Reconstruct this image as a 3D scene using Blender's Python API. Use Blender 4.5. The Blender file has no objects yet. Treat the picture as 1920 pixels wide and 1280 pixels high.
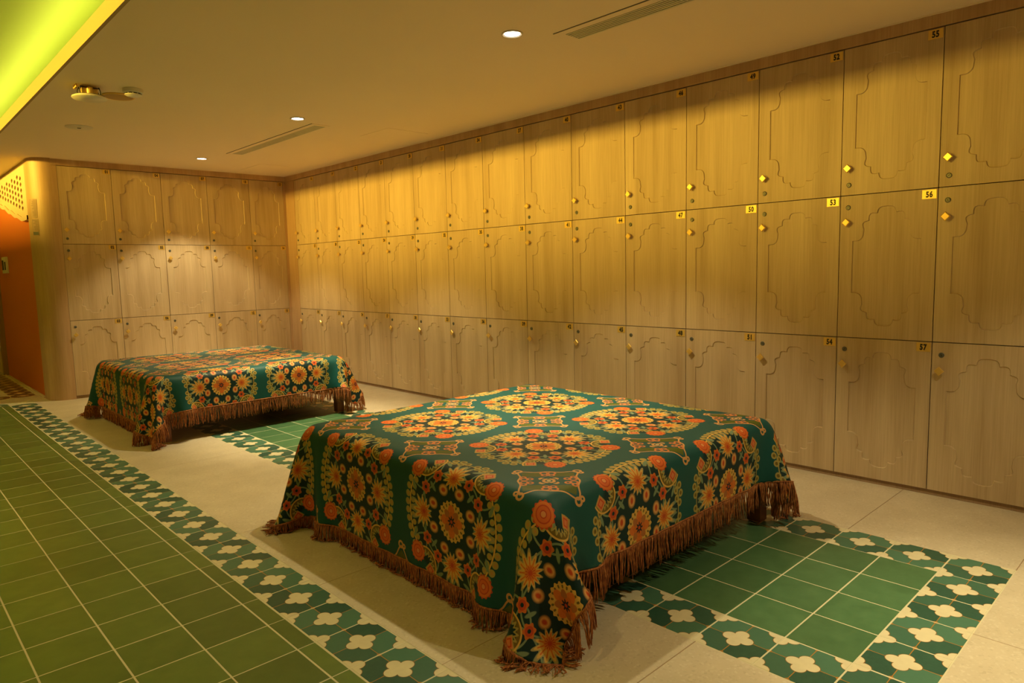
import bpy, bmesh, math, random
import numpy as np
from mathutils import Matrix, Vector
random.seed(7)
PI = math.pi
sc = bpy.context.scene
COL = sc.collection

# ------------------------------------------------------------------ camera
def cam_axes(yaw, pitch, roll):
    f = np.array([math.sin(yaw)*math.cos(pitch), math.cos(yaw)*math.cos(pitch), math.sin(pitch)])
    r = np.cross(f, [0, 0, 1]); r /= np.linalg.norm(r)
    u = np.cross(r, f); c, s = math.cos(roll), math.sin(roll)
    return c*r+s*u, -s*r+c*u, f
CX, CU, CD = cam_axes(.7613, -.1044, -.0231)
CP = np.array([-4.0291, -8.2926, 1.2423])
cam = bpy.data.objects.new('camera', bpy.data.cameras.new('camera'))
COL.objects.link(cam)
cam.data.sensor_width = 36; cam.data.lens = 24.13; cam.data.clip_start = .05
cam.matrix_world = Matrix([[CX[0], CU[0], -CD[0], CP[0]], [CX[1], CU[1], -CD[1], CP[1]],
                           [CX[2], CU[2], -CD[2], CP[2]], [0, 0, 0, 1]])
sc.camera = cam

# ------------------------------------------------------------------ world, exposure
w = bpy.data.worlds.new('world'); sc.world = w; w.use_nodes = True
w.node_tree.nodes['Background'].inputs[0].default_value = (.9, .6, .25, 1)
w.node_tree.nodes['Background'].inputs[1].default_value = .02
vs = sc.view_settings
vs.view_transform = 'Standard'; vs.look = 'None'; vs.gamma = 1; vs.use_curve_mapping = False
vs.exposure = .32
sc.cycles.max_bounces = 14; sc.cycles.diffuse_bounces = 8; sc.cycles.glossy_bounces = 4
COVE_COL = (1, .62, .07); COVE_NEAR = 42; COVE_FAR = 150
DOWN_COL = (1, .84, .48); DOWN_W = 130
ZC = 2.465          # low ceiling
ZU = 2.75           # recessed ceiling
XE = -3.05          # edge of the low ceiling
XL = -5.25          # opposite edge

# ------------------------------------------------------------------ helpers
def link(o, parent=None):
    COL.objects.link(o)
    if parent: o.parent = parent
    return o
def empty(name, loc=(0, 0, 0), rz=0):
    o = bpy.data.objects.new(name, None); o.empty_display_size = .1
    o.location = loc; o.rotation_euler = (0, 0, rz); return link(o)
def tag(o, label=None, cat=None, group=None, kind=None):
    for k, v in (('label', label), ('category', cat), ('group', group), ('kind', kind)):
        if v: o[k] = v
    return o
def mesh(name, verts, faces, mats=(), smooth=False, mi=None):
    me = bpy.data.meshes.new(name); me.from_pydata([tuple(v) for v in verts], [], faces)
    for m in (mats if isinstance(mats, (list, tuple)) else [mats]): me.materials.append(m)
    if smooth: me.polygons.foreach_set('use_smooth', [True]*len(me.polygons))
    if mi: me.polygons.foreach_set('material_index', mi)
    me.update(); return me
def obj(name, me, parent=None, loc=(0, 0, 0), rz=0):
    o = bpy.data.objects.new(name, me); o.location = loc; o.rotation_euler = (0, 0, rz)
    return link(o, parent)
class MB:
    def __init__(s): s.v = []; s.f = []; s.m = []
    def quad(s, vs, m=0):
        b = len(s.v); s.v += [tuple(q) for q in vs]; s.f.append(tuple(range(b, b+len(vs)))); s.m.append(m)
    def box(s, x0, x1, y0, y1, z0, z1, m=0, ch=0):
        b = len(s.v)
        if ch:
            c = ch
            for z, k in ((z0, 0), (z1-c, 0), (z1, c)):
                s.v += [(x0+k, y0+k, z), (x1-k, y0+k, z), (x1-k, y1-k, z), (x0+k, y1-k, z)]
            F = [(3, 2, 1, 0), (8, 9, 10, 11)]
            for l in (0, 4):
                for i in range(4): F.append((l+i, l+(i+1) % 4, l+4+(i+1) % 4, l+4+i))
        else:
            for z in (z0, z1): s.v += [(x0, y0, z), (x1, y0, z), (x1, y1, z), (x0, y1, z)]
            F = [(3, 2, 1, 0), (4, 5, 6, 7)]+[(i, (i+1) % 4, 4+(i+1) % 4, 4+i) for i in range(4)]
        for f in F: s.f.append(tuple(b+i for i in f)); s.m.append(m)
    def lathe(s, prof, n=24, c=(0, 0, 0), axis='z', m=0):
        b = len(s.v)
        for r, h in prof:
            for k in range(n):
                a = 2*PI*k/n; p = (r*math.cos(a), r*math.sin(a), h)
                if axis == 'y': p = (p[0], h, p[1])
                s.v.append((p[0]+c[0], p[1]+c[1], p[2]+c[2]))
        for i in range(len(prof)-1):
            for k in range(n):
                f = (b+i*n+k, b+i*n+(k+1) % n, b+(i+1)*n+(k+1) % n, b+(i+1)*n+k)
                s.f.append(f if axis == 'z' else f[::-1]); s.m.append(m)
    def disc(s, r, c, n=24, axis='z', m=0, flip=False):
        pts = []
        for k in range(n):
            a = 2*PI*k/n; p = (r*math.cos(a), r*math.sin(a), 0)
            if axis == 'y': p = (p[0], 0, p[1])
            pts.append((p[0]+c[0], p[1]+c[1], p[2]+c[2]))
        s.quad(pts[::-1] if flip else pts, m)
    def tube(s, pts, rad, n=6, m=0):
        b = len(s.v); P = [np.array(p, float) for p in pts]
        for i, p in enumerate(P):
            t = P[min(i+1, len(P)-1)]-P[max(i-1, 0)]; t /= (np.linalg.norm(t)+1e-9)
            a = np.cross(t, [0, 0, 1] if abs(t[2]) < .9 else [1, 0, 0]); a /= np.linalg.norm(a); c = np.cross(t, a)
            rr = rad[i] if isinstance(rad, (list, tuple)) else rad
            for k in range(n):
                q = p+rr*(a*math.cos(2*PI*k/n)+c*math.sin(2*PI*k/n)); s.v.append(tuple(q))
        for i in range(len(P)-1):
            for k in range(n):
                s.f.append((b+i*n+k, b+i*n+(k+1) % n, b+(i+1)*n+(k+1) % n, b+(i+1)*n+k)); s.m.append(m)
        s.f.append(tuple(b+k for k in range(n))[::-1]); s.m.append(m)
        s.f.append(tuple(b+(len(P)-1)*n+k for k in range(n))); s.m.append(m)
    def mesh(s, name, mats, smooth=False): return mesh(name, s.v, s.f, mats, smooth, s.m)
    def build(s, name, mats, parent=None, loc=(0, 0, 0), rz=0, smooth=False):
        return obj(name, s.mesh(name, mats, smooth), parent, loc, rz)
def autosmooth(me, ang=35):
    me.polygons.foreach_set('use_smooth', [True]*len(me.polygons))
    bm = bmesh.new(); bm.from_mesh(me)
    bmesh.ops.remove_doubles(bm, verts=bm.verts, dist=1e-6)
    for e in bm.edges:
        if len(e.link_faces) == 2 and e.calc_face_angle(0) > math.radians(ang): e.smooth = False
    bm.to_mesh(me); bm.free(); return me

# ------------------------------------------------------------------ node expressions
class T:
    """tiny expression builder for math nodes"""
    def __init__(s, nt): s.nt = nt
    def m(s, op, *a):
        n = s.nt.nodes.new('ShaderNodeMath'); n.operation = op
        for i, v in enumerate(a):
            if isinstance(v, X): s.nt.links.new(v.s, n.inputs[i])
            else: n.inputs[i].default_value = float(v)
        return X(s, n.outputs[0])
class X:
    def __init__(s, t, so): s.t = t; s.s = so
    def __add__(s, o): return s.t.m('ADD', s, o)
    __radd__ = __add__
    def __sub__(s, o): return s.t.m('SUBTRACT', s, o)
    def __rsub__(s, o): return s.t.m('SUBTRACT', o, s)
    def __mul__(s, o): return s.t.m('MULTIPLY', s, o)
    __rmul__ = __mul__
    def __truediv__(s, o): return s.t.m('DIVIDE', s, o)
    def f(s, op, *a): return s.t.m(op, s, *a)
    def abs(s): return s.f('ABSOLUTE')
    def min(s, o): return s.f('MINIMUM', o)
    def max(s, o): return s.f('MAXIMUM', o)
    def lt(s, o): return s.f('LESS_THAN', o)
    def gt(s, o): return s.f('GREATER_THAN', o)
    def cos(s): return s.f('COSINE')
def ln(t, x, y): return (x*x+y*y).f('SQRT')
def soft(d, e, wd):          # 1 inside d<e, fading over wd
    return (e-d if not isinstance(e, X) else e-d).f('DIVIDE', wd).f('ADD', .5).t.m('MINIMUM', ((e-d)*(1/wd)+.5).max(0), 1)
def newmat(name, rough=.5, metal=0, base=(.5, .5, .5), spec=.5):
    m = bpy.data.materials.new(name); m.use_nodes = True
    b = m.node_tree.nodes['Principled BSDF']
    b.inputs['Base Color'].default_value = (*base, 1); b.inputs['Roughness'].default_value = rough
    b.inputs['Metallic'].default_value = metal; b.inputs['Specular IOR Level'].default_value = spec
    return m, m.node_tree, b
def mixc(nt, fac, a, b):
    n = nt.nodes.new('ShaderNodeMix'); n.data_type = 'RGBA'
    def put(v, i):
        if isinstance(v, tuple): n.inputs[i].default_value = (*v, 1)
        else: nt.links.new(v, n.inputs[i])
    if isinstance(fac, X): nt.links.new(fac.s, n.inputs[0])
    elif isinstance(fac, (int, float)): n.inputs[0].default_value = fac
    else: nt.links.new(fac, n.inputs[0])
    put(a, 6); put(b, 7); return n.outputs[2]
def noise(nt, vec, scale, detail=3, rough=.5):
    n = nt.nodes.new('ShaderNodeTexNoise'); n.inputs['Scale'].default_value = scale
    n.inputs['Detail'].default_value = detail; n.inputs['Roughness'].default_value = rough
    if vec is not None: nt.links.new(vec, n.inputs['Vector'])
    return n.outputs['Fac']
def ramp(nt, fac, stops):
    n = nt.nodes.new('ShaderNodeValToRGB'); e = n.color_ramp.elements
    while len(e) < len(stops): e.new(.5)
    for i, (p, c) in enumerate(stops): e[i].position = p; e[i].color = (*c, 1)
    nt.links.new(fac, n.inputs[0]); return n.outputs[0]
def bump(nt, h, b, strength=.2, dist=.002):
    n = nt.nodes.new('ShaderNodeBump'); n.inputs['Strength'].default_value = strength
    n.inputs['Distance'].default_value = dist; nt.links.new(h, n.inputs['Height'])
    nt.links.new(n.outputs[0], b.inputs['Normal'])
def objvec(nt, scale=(1, 1, 1), rnd=True):
    tc = nt.nodes.new('ShaderNodeTexCoord'); mp = nt.nodes.new('ShaderNodeMapping')
    nt.links.new(tc.outputs['Object'], mp.inputs['Vector']); mp.inputs['Scale'].default_value = scale
    if rnd:
        oi = nt.nodes.new('ShaderNodeObjectInfo'); mu = nt.nodes.new('ShaderNodeMath'); mu.operation = 'MULTIPLY'
        mu.inputs[1].default_value = 37.; nt.links.new(oi.outputs['Random'], mu.inputs[0])
        cb = nt.nodes.new('ShaderNodeCombineXYZ')
        for i in range(3): nt.links.new(mu.outputs[0], cb.inputs[i])
        nt.links.new(cb.outputs[0], mp.inputs['Location'])
    return mp.outputs['Vector']

# ------------------------------------------------------------------ materials
def wood_mat(name, cols, rough=.45, rnd=True):
    m, nt, b = newmat(name, rough)
    v = objvec(nt, (1, 1, .07), rnd)
    big = noise(nt, v, 9, 3, .55)
    v2 = objvec(nt, (1, 1, .022), rnd)
    fine = noise(nt, v2, 160, 3, .6)
    c1 = ramp(nt, big, [(.3, cols[0]), (.5, cols[1]), (.7, cols[2])])
    f = ramp(nt, fine, [(.3, (.87, .85, .82)), (.6, (1.0, 1.0, 1.0))])
    mx = nt.nodes.new('ShaderNodeMix'); mx.data_type = 'RGBA'; mx.blend_type = 'MULTIPLY'; mx.inputs[0].default_value = 1
    nt.links.new(c1, mx.inputs[6]); nt.links.new(f, mx.inputs[7])
    nt.links.new(mx.outputs[2], b.inputs['Base Color'])
    bump(nt, fine, b, .12, .001)
    return m
M = {}
M['oak'] = wood_mat('oak veneer', [(.48, .35, .20), (.57, .43, .26), (.64, .50, .31)])
M['oak_trim'] = wood_mat('oak trim', [(.46, .30, .16), (.52, .34, .19), (.57, .39, .22)])
M['oak_dark'] = wood_mat('oak plinth', [(.30, .19, .10), (.34, .22, .12), (.38, .25, .14)], .5)
M['carcass'] = newmat('dark carcass edge', .7, base=(.07, .03, .02))[0]
M['leg_wood'] = wood_mat('red brown wood', [(.16, .05, .02), (.22, .07, .03), (.28, .10, .04)], .4)
M['brass'] = newmat('satin brass', .32, .55, (.86, .60, .16))[0]
M['brass_plate'] = newmat('yellow number plate', .35, .55, (.80, .56, .14))[0]
M['black'] = newmat('black ink', .5, base=(.008, .007, .006))[0]
M['lock'] = newmat('dull steel', .4, .5, (.16, .16, .13))[0]
M['dark'] = newmat('dark slot', .6, base=(.012, .01, .008))[0]
M['white_plastic'] = newmat('white plastic', .35, base=(.72, .70, .62))[0]
M['beige_plastic'] = newmat('tan speaker cloth', .7, base=(.48, .30, .10))[0]
M['ring'] = newmat('downlight ring', .3, base=(.55, .5, .42))[0]
M['vent'] = newmat('aluminium vent', .5, 0, (.60, .58, .44))[0]
M['rope'] = newmat('sign metal', .4, .4, (.36, .30, .18))[0]
m, nt, b = newmat('ceiling paint', .75, base=(.88, .75, .55))
n = noise(nt, objvec(nt, (1, 1, 1), False), 1.2, 2); nt.links.new(ramp(nt, n, [(.3, (.88, .75, .55)), (.7, (.90, .77, .57))]), b.inputs['Base Color'])
M['ceiling'] = m
M['green_ceiling'] = newmat('green recessed ceiling paint', .8, base=(.245, .36, .04))[0]
M['fascia'] = newmat('cove lip paint', .7, base=(.44, .32, .15))[0]
M['orange'] = newmat('orange wall paint', .6, base=(.58, .15, .016))[0]
M['cream_wall'] = newmat('cream wall paint', .7, base=(.66, .52, .36))[0]
M['grout'] = newmat('cream grout', .8, base=(.62, .56, .36))[0]

def emis(name, col, s):
    m = bpy.data.materials.new(name); m.use_nodes = True; nt = m.node_tree
    b = nt.nodes['Principled BSDF']; b.inputs['Base Color'].default_value = (*col, 1)
    b.inputs['Emission Color'].default_value = (*col, 1); b.inputs['Emission Strength'].default_value = s
    return m
M['lens'] = emis('downlight lens', (1, .86, .62), 14)
M['led'] = emis('led strip', (1, .72, .2), 2.5)

# terrazzo
m, nt, b = newmat('cream terrazzo', .38, base=(.6, .5, .34))
v = objvec(nt, (1, 1, 1), True)
vo = nt.nodes.new('ShaderNodeTexVoronoi'); vo.inputs['Scale'].default_value = 130; nt.links.new(v, vo.inputs['Vector'])
sep = nt.nodes.new('ShaderNodeSeparateColor'); nt.links.new(vo.outputs['Color'], sep.inputs[0])
c = ramp(nt, sep.outputs[0], [(.0, (.54, .46, .32)), (.12, (.61, .52, .37)), (.85, (.62, .53, .38)), (1, (.68, .60, .45))])
c2 = ramp(nt, noise(nt, v, 6, 3), [(.3, (.93, .92, .9)), (.7, (1.05, 1.05, 1.05))])
mx = nt.nodes.new('ShaderNodeMix'); mx.data_type = 'RGBA'; mx.blend_type = 'MULTIPLY'; mx.inputs[0].default_value = 1
nt.links.new(c, mx.inputs[6]); nt.links.new(c2, mx.inputs[7]); nt.links.new(mx.outputs[2], b.inputs['Base Color'])
M['terrazzo'] = m
# plain green tile
m, nt, b = newmat('green cement tile', .34, base=(.07, .15, .04))
oi = nt.nodes.new('ShaderNodeObjectInfo'); v = objvec(nt)
c = ramp(nt, noise(nt, v, 14, 4, .6), [(.3, (.090, .150, .045)), (.7, (.120, .190, .060))])
c3 = ramp(nt, oi.outputs['Random'], [(0, (.86, .86, .86)), (1, (1.12, 1.12, 1.12))])
mx = nt.nodes.new('ShaderNodeMix'); mx.data_type = 'RGBA'; mx.blend_type = 'MULTIPLY'; mx.inputs[0].default_value = 1
nt.links.new(c, mx.inputs[6]); nt.links.new(c3, mx.inputs[7]); nt.links.new(mx.outputs[2], b.inputs['Base Color'])
M['green_tile'] = m
m2 = m.copy(); m2.name = 'deep green cement tile'; M['rug_tile'] = m2
for n in m2.node_tree.nodes:
    if n.type == 'VALTORGB' and n.color_ramp.elements[0].color[1] < .5:
        n.color_ramp.elements[0].color = (.055, .140, .058, 1); n.color_ramp.elements[1].color = (.080, .180, .078, 1)
for n in m.node_tree.nodes:
    if n.type == 'VALTORGB' and n.color_ramp.elements[0].color[1] < .5:
        n.color_ramp.elements[0].color = (.095, .150, .030, 1); n.color_ramp.elements[1].color = (.125, .185, .040, 1)

def pattern_tile(name, g1, g2, cream, brown):
    m, nt, b = newmat(name, .36); t = T(nt)
    uv = nt.nodes.new('ShaderNodeUVMap'); sp = nt.nodes.new('ShaderNodeSeparateXYZ'); nt.links.new(uv.outputs[0], sp.inputs[0])
    x = X(t, sp.outputs[0]); y = X(t, sp.outputs[1]); ax = x.abs(); ay = y.abs()
    cx = .5-ax; cy = .5-ay
    def quat(px, py):
        return (ln(t, px-.135, py).min(ln(t, px, py-.135)) - .105).min(ln(t, px, py)-.11)
    q = quat(ax, ay).min(quat(cx.abs(), cy.abs()))
    node = (cx.abs()+ay).min(ax+cy.abs())
    line = ax.min(ay)
    oi = nt.nodes.new('ShaderNodeObjectInfo')
    quad = X(t, sp.outputs[0]).gt(0)*1.7+X(t, sp.outputs[1]).gt(0)*2.9+X(t, oi.outputs['Random'])*9.1
    h = ((quad*7.313).f('FRACT')-.25)*2; h = h.max(0).min(1)
    tex = noise(nt, objvec(nt), 60, 4, .65)
    gg = mixc(nt, h, g1, g2)
    gg = mixc(nt, X(t, tex)*.22, gg, tuple(min(1, k*1.9) for k in g2))
    col = mixc(nt, line.lt(.006), gg, brown)
    col = mixc(nt, node.lt(.05), col, brown)
    col = mixc(nt, q.lt(.008), col, tuple(k*.55 for k in brown))
    cr = mixc(nt, X(t, noise(nt, objvec(nt), 25, 3)), tuple(k*.85 for k in cream), tuple(min(1, k*1.1) for k in cream))
    col = mixc(nt, q.lt(-.002), col, cr)
    nt.links.new(col, b.inputs['Base Color']); return m
M['quatrefoil'] = pattern_tile('quatrefoil tile', (.014, .062, .042), (.060, .160, .100), (.70, .62, .40), (.42, .19, .03))
M['quatrefoil_orange_lit'] = pattern_tile('orange-lit quatrefoil tile', (.12, .05, .025), (.18, .08, .04), (.66, .48, .26), (.42, .19, .03))  # brown tint paints reflected orange light onto the green quatrefoil tile

# cloth
def cloth_mat():
    m, nt, b = newmat('teal medallion brocade', .52); t = T(nt)
    uv = nt.nodes.new('ShaderNodeUVMap'); sp = nt.nodes.new('ShaderNodeSeparateXYZ'); nt.links.new(uv.outputs[0], sp.inputs[0])
    U = X(t, sp.outputs[0]); V = X(t, sp.outputs[1])
    R = .41
    x = (U-U.f('ROUND'))*(1/R); y = (V-V.f('ROUND'))*(1/R)
    ax = x.abs(); ay = y.abs(); r = ln(t, x, y)
    th = t.m('ARCTAN2', ay, ax)                      # 0..pi/2
    teal = (.007, .092, .088); inner = (.005, .032, .032)
    yel = (.80, .47, .10); org = (.72, .17, .02); red = (.62, .075, .018)
    leaf = (.46, .36, .09); olive = (.20, .13, .02); grey = (.22, .30, .17); pink = (.75, .24, .08); tan = (.72, .36, .12)
    state = {'c': mixc(nt, soft(r, .97, .06), teal, inner)}
    def lay(mask, c): state['c'] = mixc(nt, mask, state['c'], c)
    def dist(cx, cy, sx=1., sy=1., rot=0.):
        dx = ax-cx; dy = ay-cy
        if rot:
            c, s = math.cos(rot), math.sin(rot)
            dx, dy = dx*c+dy*s, dy*c-dx*s
        if sx != 1: dx = dx*(1/sx)
        if sy != 1: dy = dy*(1/sy)
        return dx, dy, ln(t, dx, dy)
    def dot(cx, cy, rad, c, sx=1., sy=1., rot=0., wd=.02):
        d = dist(cx, cy, sx, sy, rot)[2]; lay(soft(d, rad, wd), c); return d
    # curling grey-green stems
    for (cx, cy, rr) in ((.42, .98, .40), (.98, .42, .40), (.25, .25, .34), (.62, .62, .30)):
        d = dist(cx, cy)[2]; lay(((d-rr).abs()).lt(.013)*r.lt(.93), grey)
    # leaf vine on the two vertical flanks
    k = th*(13/(PI/2)); kf = k.f('FRACT')-.5; kf2 = (k+.5).f('FRACT')-.5
    sector = th.gt(.80)
    l1 = ln(t, (r-1.005)*(1/.052), kf*(1/.42)); l2 = ln(t, (r-.885)*(1/.048), kf2*(1/.40))
    lay(l1.lt(1)*sector, leaf); lay(l2.lt(1)*sector, leaf)
    lay((l1.min(l2)).lt(.45)*sector, (.56, .30, .08))
    lay((r-.945).abs().lt(.012)*sector, yel)
    # berry sprays
    for cx, cy in ((1.0, .10), (.93, .17), (1.03, .23), (.91, .29), (.99, .35), (.87, .41)):
        d = dist(cx, cy)[2]; lay(d.lt(.056), leaf); lay(d.lt(.028), olive)
    lay(((r-.97).abs()).lt(.010)*th.lt(.40), leaf)
    # small blades
    for cx, cy, ro in ((.34, .83, .4), (.83, .30, 1.1), (.12, .83, 1.3), (.83, .12, .2), (.40, .40, .8)):
        dot(cx, cy, 1, grey, .085, .028, ro, .25)
    # starbursts
    for cx, cy, ro in ((.60, 0, 0), (0, .62, PI/2)):
        dx, dy, d = dist(cx, cy, 1, 1, ro)
        ph = t.m('ARCTAN2', dy, dx); wv = (ph*13).cos()
        lim = .185+wv*.045+dx*.25
        lay(d.lt(lim), (.42, .34, .14)); lay(d.lt(lim*.86), yel)
        lay((d-wv*.02).lt(.105), (.85, .33, .04)); lay(((d+wv*.03)).lt(.055), red)
        lay(((ph*13).cos().gt(.75))*d.gt(.05)*d.lt(lim*.7), org)
    # buds and tulips
    for cx, cy in ((.17, .40), (.40, .17)):
        dx, dy, d = dist(cx, cy); dot(cx, cy, 1, (.85, .42, .12), .072, .085, 0, .5); dot(cx, cy, 1, red, .03, .045, 0, .6)
    for cx, cy, ro in ((.36, .56, .9), (.57, .33, .6)):
        dx, dy, d = dist(cx, cy); ph = t.m('ARCTAN2', dy, dx)
        lay(d.lt((ph*6).cos()*.012+.090), org); lay(d.lt(.062), red); lay(d.lt(.026), inner)
    # crescent leaf
    dx, dy, d = dist(.75, .62); ph = t.m('ARCTAN2', dy, dx)
    inn = (dx+dy).lt(.10)
    lay((d-.205).abs().lt(.040)*inn, olive); lay((d-.235).abs().lt(.012)*inn, yel)
    lay((d-((ph*16).cos()*.025+.155)).abs().lt(.022)*inn, leaf)
    # diamond and rosette
    dx, dy, d = dist(.83, .52); dd = dx.abs()+dy.abs()
    lay(dd.lt(.115), leaf); lay(dd.lt(.098), pink); lay((dd-.06).abs().lt(.012), red)
    dx, dy, d = dist(.62, .79); ph = t.m('ARCTAN2', dy, dx)
    lay(d.lt((ph*14).cos()*.010+.150), red); lay((d-.118).abs().lt(.018), (.82, .20, .03))
    lay((d-.065).abs().lt(.02), (.80, .16, .03)); lay(d.lt(.032), (.85, .33, .1))
    # centre flower
    c8 = (t.m('ARCTAN2', y, x)*8).cos(); c4 = (t.m('ARCTAN2', y, x)*4).cos(); c16 = (t.m('ARCTAN2', y, x)*20).cos()
    lay(r.lt(c16*.014+.272), yel); lay((ln(t, r-.225, c16*.03+.03)).lt(.022), olive)
    lay(r.lt(c4*.055+.175), (.78, .20, .03)); lay(r.lt(c4*-.06+.135), (.50, .17, .04)); lay(r.lt(c4*.03+.11), org)
    lay(r.lt(c8*.02+.062), (.02, .02, .03)); lay(r.lt(.024), red)
    # scrolled squares between the medallions
    U2 = U-.5; V2 = V-.5; px = (U2-U2.f('ROUND'))*.667; py = (V2-V2.f('ROUND'))*.667
    s_ = (px+py)*.7071; t_ = (px-py)*.7071; as_ = s_.abs(); at_ = t_.abs(); mx_ = as_.max(at_)
    lay(mx_.lt(.094)*as_.gt(.048)*at_.gt(.022), (.10, .12, .012))
    lay((mx_-((as_.min(at_)*70).cos()*.004+.104)).abs().lt(.0035), tan)
    def ring(cx, cy, rr, wd, c): d = ln(t, as_-cx, at_-cy); lay((d-rr).abs().lt(wd), c)
    ring(.112, .108, .013, .0045, tan); ring(.094, .120, .008, .004, tan)
    for cx, cy, rr in ((.018, .086, .013), (.022, .066, .010), (.088, .014, .013), (.066, .012, .010), (.040, .089, .009)):
        ring(cx, cy, rr, .0038, (.70, .22, .06))
    pr_ = ln(t, s_, t_); pa = t.m('ARCTAN2', at_, as_)
    lay(pr_.lt((pa*4).cos()*-.014+.034)*((pr_*320).cos().gt(-.4)), tan); lay(pr_.lt(.008), (.75, .6, .3))
    wv = noise(nt, objvec(nt, (1, 1, 1), False), 700, 1)
    dk = nt.nodes.new('ShaderNodeMix'); dk.data_type = 'RGBA'; dk.blend_type = 'MULTIPLY'; dk.inputs[0].default_value = 1; dk.inputs[7].default_value = (.86, .86, .88, 1)
    nt.links.new(state['c'], dk.inputs[6]); nt.links.new(dk.outputs[2], b.inputs['Base Color'])
    b.inputs['Specular IOR Level'].default_value = .28
    bump(nt, wv, b, .25, .0015)
    return m
M['cloth'] = cloth_mat()
m, nt, b = newmat('rust fringe yarn', .75)
nt.links.new(ramp(nt, noise(nt, objvec(nt, (1, 1, .3), False), 190, 2), [(.3, (.16, .038, .010)), (.5, (.34, .105, .024)), (.72, (.55, .23, .07))]), b.inputs['Base Color'])
M['fringe'] = m

# ------------------------------------------------------------------ lights of the recessed ceiling
def strip(name, x, z, y0, y1, power, aim):
    l = bpy.data.lights.new(name, 'AREA'); l.shape = 'RECTANGLE'; l.size = y1-y0; l.size_y = .03 if x > -4 else .10
    if x < -4: l.spread = math.radians(80)
    l.energy = power; l.color = COVE_COL if x < -4 else (1, .78, .20)
    o = bpy.data.objects.new(name, l); o.location = (x, (y0+y1)/2, z)
    d = Vector(aim).normalized(); o.rotation_euler = (0, 0, 0)
    zax = -d; xax = Vector((0, 1, 0)); yax = zax.cross(xax)
    o.matrix_world = Matrix([[xax[i], yax[i], zax[i], o.location[i]] for i in range(3)]+[[0, 0, 0, 1]])
    return o

# ------------------------------------------------------------------ setting
YN, YF = -10.4, 6.2
fl = MB(); fl.box(-6.9, .5, YN, YF, -.08, -.0008)
floor = fl.build('floor', M['grout']); tag(floor, kind='structure')
c = MB(); c.box(XE+.018, .5, YN, YF, ZC, ZC+.04); c.box(XE, XE+.018, YN, YF, ZC-.0005, ZC+.085, 1)
c.box(-6.9, XL-.018, YN, YF, ZC, ZC+.04); c.box(XL-.018, XL, YN, YF, ZC-.0005, ZC+.085, 1)
c.box(-2.62, -2.6, YN, YF, ZC+.03, ZU+.02, 2); c.box(-5.80, -5.78, YN, YF, ZC+.03, ZU+.02, 2)
c.box(-5.80, -2.6, YN, YF, ZU, ZU+.04, 2)
ceil = c.build('ceiling', [M['ceiling'], M['fascia'], M['green_ceiling']]); tag(ceil, kind='structure')
w_ = MB(); w_.box(.46, .5, YN, .5, 0, ZC); tag(w_.build('wall_right', M['cream_wall']), kind='structure')
w_ = MB(); w_.box(-2.62, .5, .46, .5, 0, ZC); tag(w_.build('wall_back', M['cream_wall']), kind='structure')
w_ = MB(); w_.box(-6.9, -6.86, YN, YF, 0, ZC); tag(w_.build('wall_left', M['cream_wall']), kind='structure')
w_ = MB(); w_.box(-6.9, .5, YN, YN+.04, 0, ZU+.04); tag(w_.build('wall_front', M['cream_wall']), kind='structure')
w_ = MB(); w_.box(-6.9, -2.4, YF-.04, YF, 0, ZU+.04); tag(w_.build('wall_far', M['cream_wall']), kind='structure')
w_ = MB(); w_.box(-2.63, -2.58, .30, YF, 0, ZC)
wall_orange = w_.build('wall_corridor', M['orange']); tag(wall_orange, kind='structure')
# rounded end panel of the back locker bank
w_ = MB(); pts = [(-2.44, 0.)]; cxx, cyy, rr = -2.49, .17, .17
pts += [(-2.49, 0.)]
for i in range(1, 13):
    a = -PI/2-i*(PI/2)/12; pts.append((cxx+rr*math.cos(a), cyy+rr*math.sin(a)))
pts += [(-2.66, .34), (-2.63, .34), (-2.44, .34)]
for i in range(len(pts)-1):
    (xa, ya), (xb, yb) = pts[i], pts[i+1]
    w_.quad([(xb, yb, 0), (xa, ya, 0), (xa, ya, ZC), (xb, yb, ZC)])
w_.quad([(-2.44, .34, 0), (-2.44, 0, 0), (-2.44, 0, ZC), (-2.44, .34, ZC)])
pil = w_.build('wall_column', M['oak_trim']); autosmooth(pil.data); tag(pil, kind='structure')
# crown, plinth, corner filler
def struct(name, bx, mat):
    q = MB()
    for a in bx: q.box(*a)
    return tag(q.build(name, mat), kind='structure')
ZT = 2.395
struct('trim_1', [(-.006, .45, YN+.1, 0, ZT+.003, ZC)], M['oak_trim'])
struct('trim_2', [(-2.49, -.006, -.006, .45, ZT+.003, ZC)], M['oak_trim'])
struct('trim_3', [(-.004, .02, -.236, 0, .03, ZT), (-.036, 0, -.004, .02, .03, ZT)], M['oak_trim'])
struct('trim_4', [(-2.672, -2.664, .34, 2.9, 0, .012)], M['cream_wall'])
struct('baseboard_right', [(.012, .03, YN+.1, 0, 0, .028)], M['oak_dark'])
struct('baseboard_back', [(-2.44, .012, .012, .03, 0, .028)], M['oak_dark'])
# thin shadow-gap bead where ceiling meets trim
struct('trim_5', [(-.014, -.006, YN+.1, -.014, ZC-.006, ZC), (-2.49, -.006, -.014, -.006, ZC-.006, ZC)], M['ceiling'])

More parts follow.
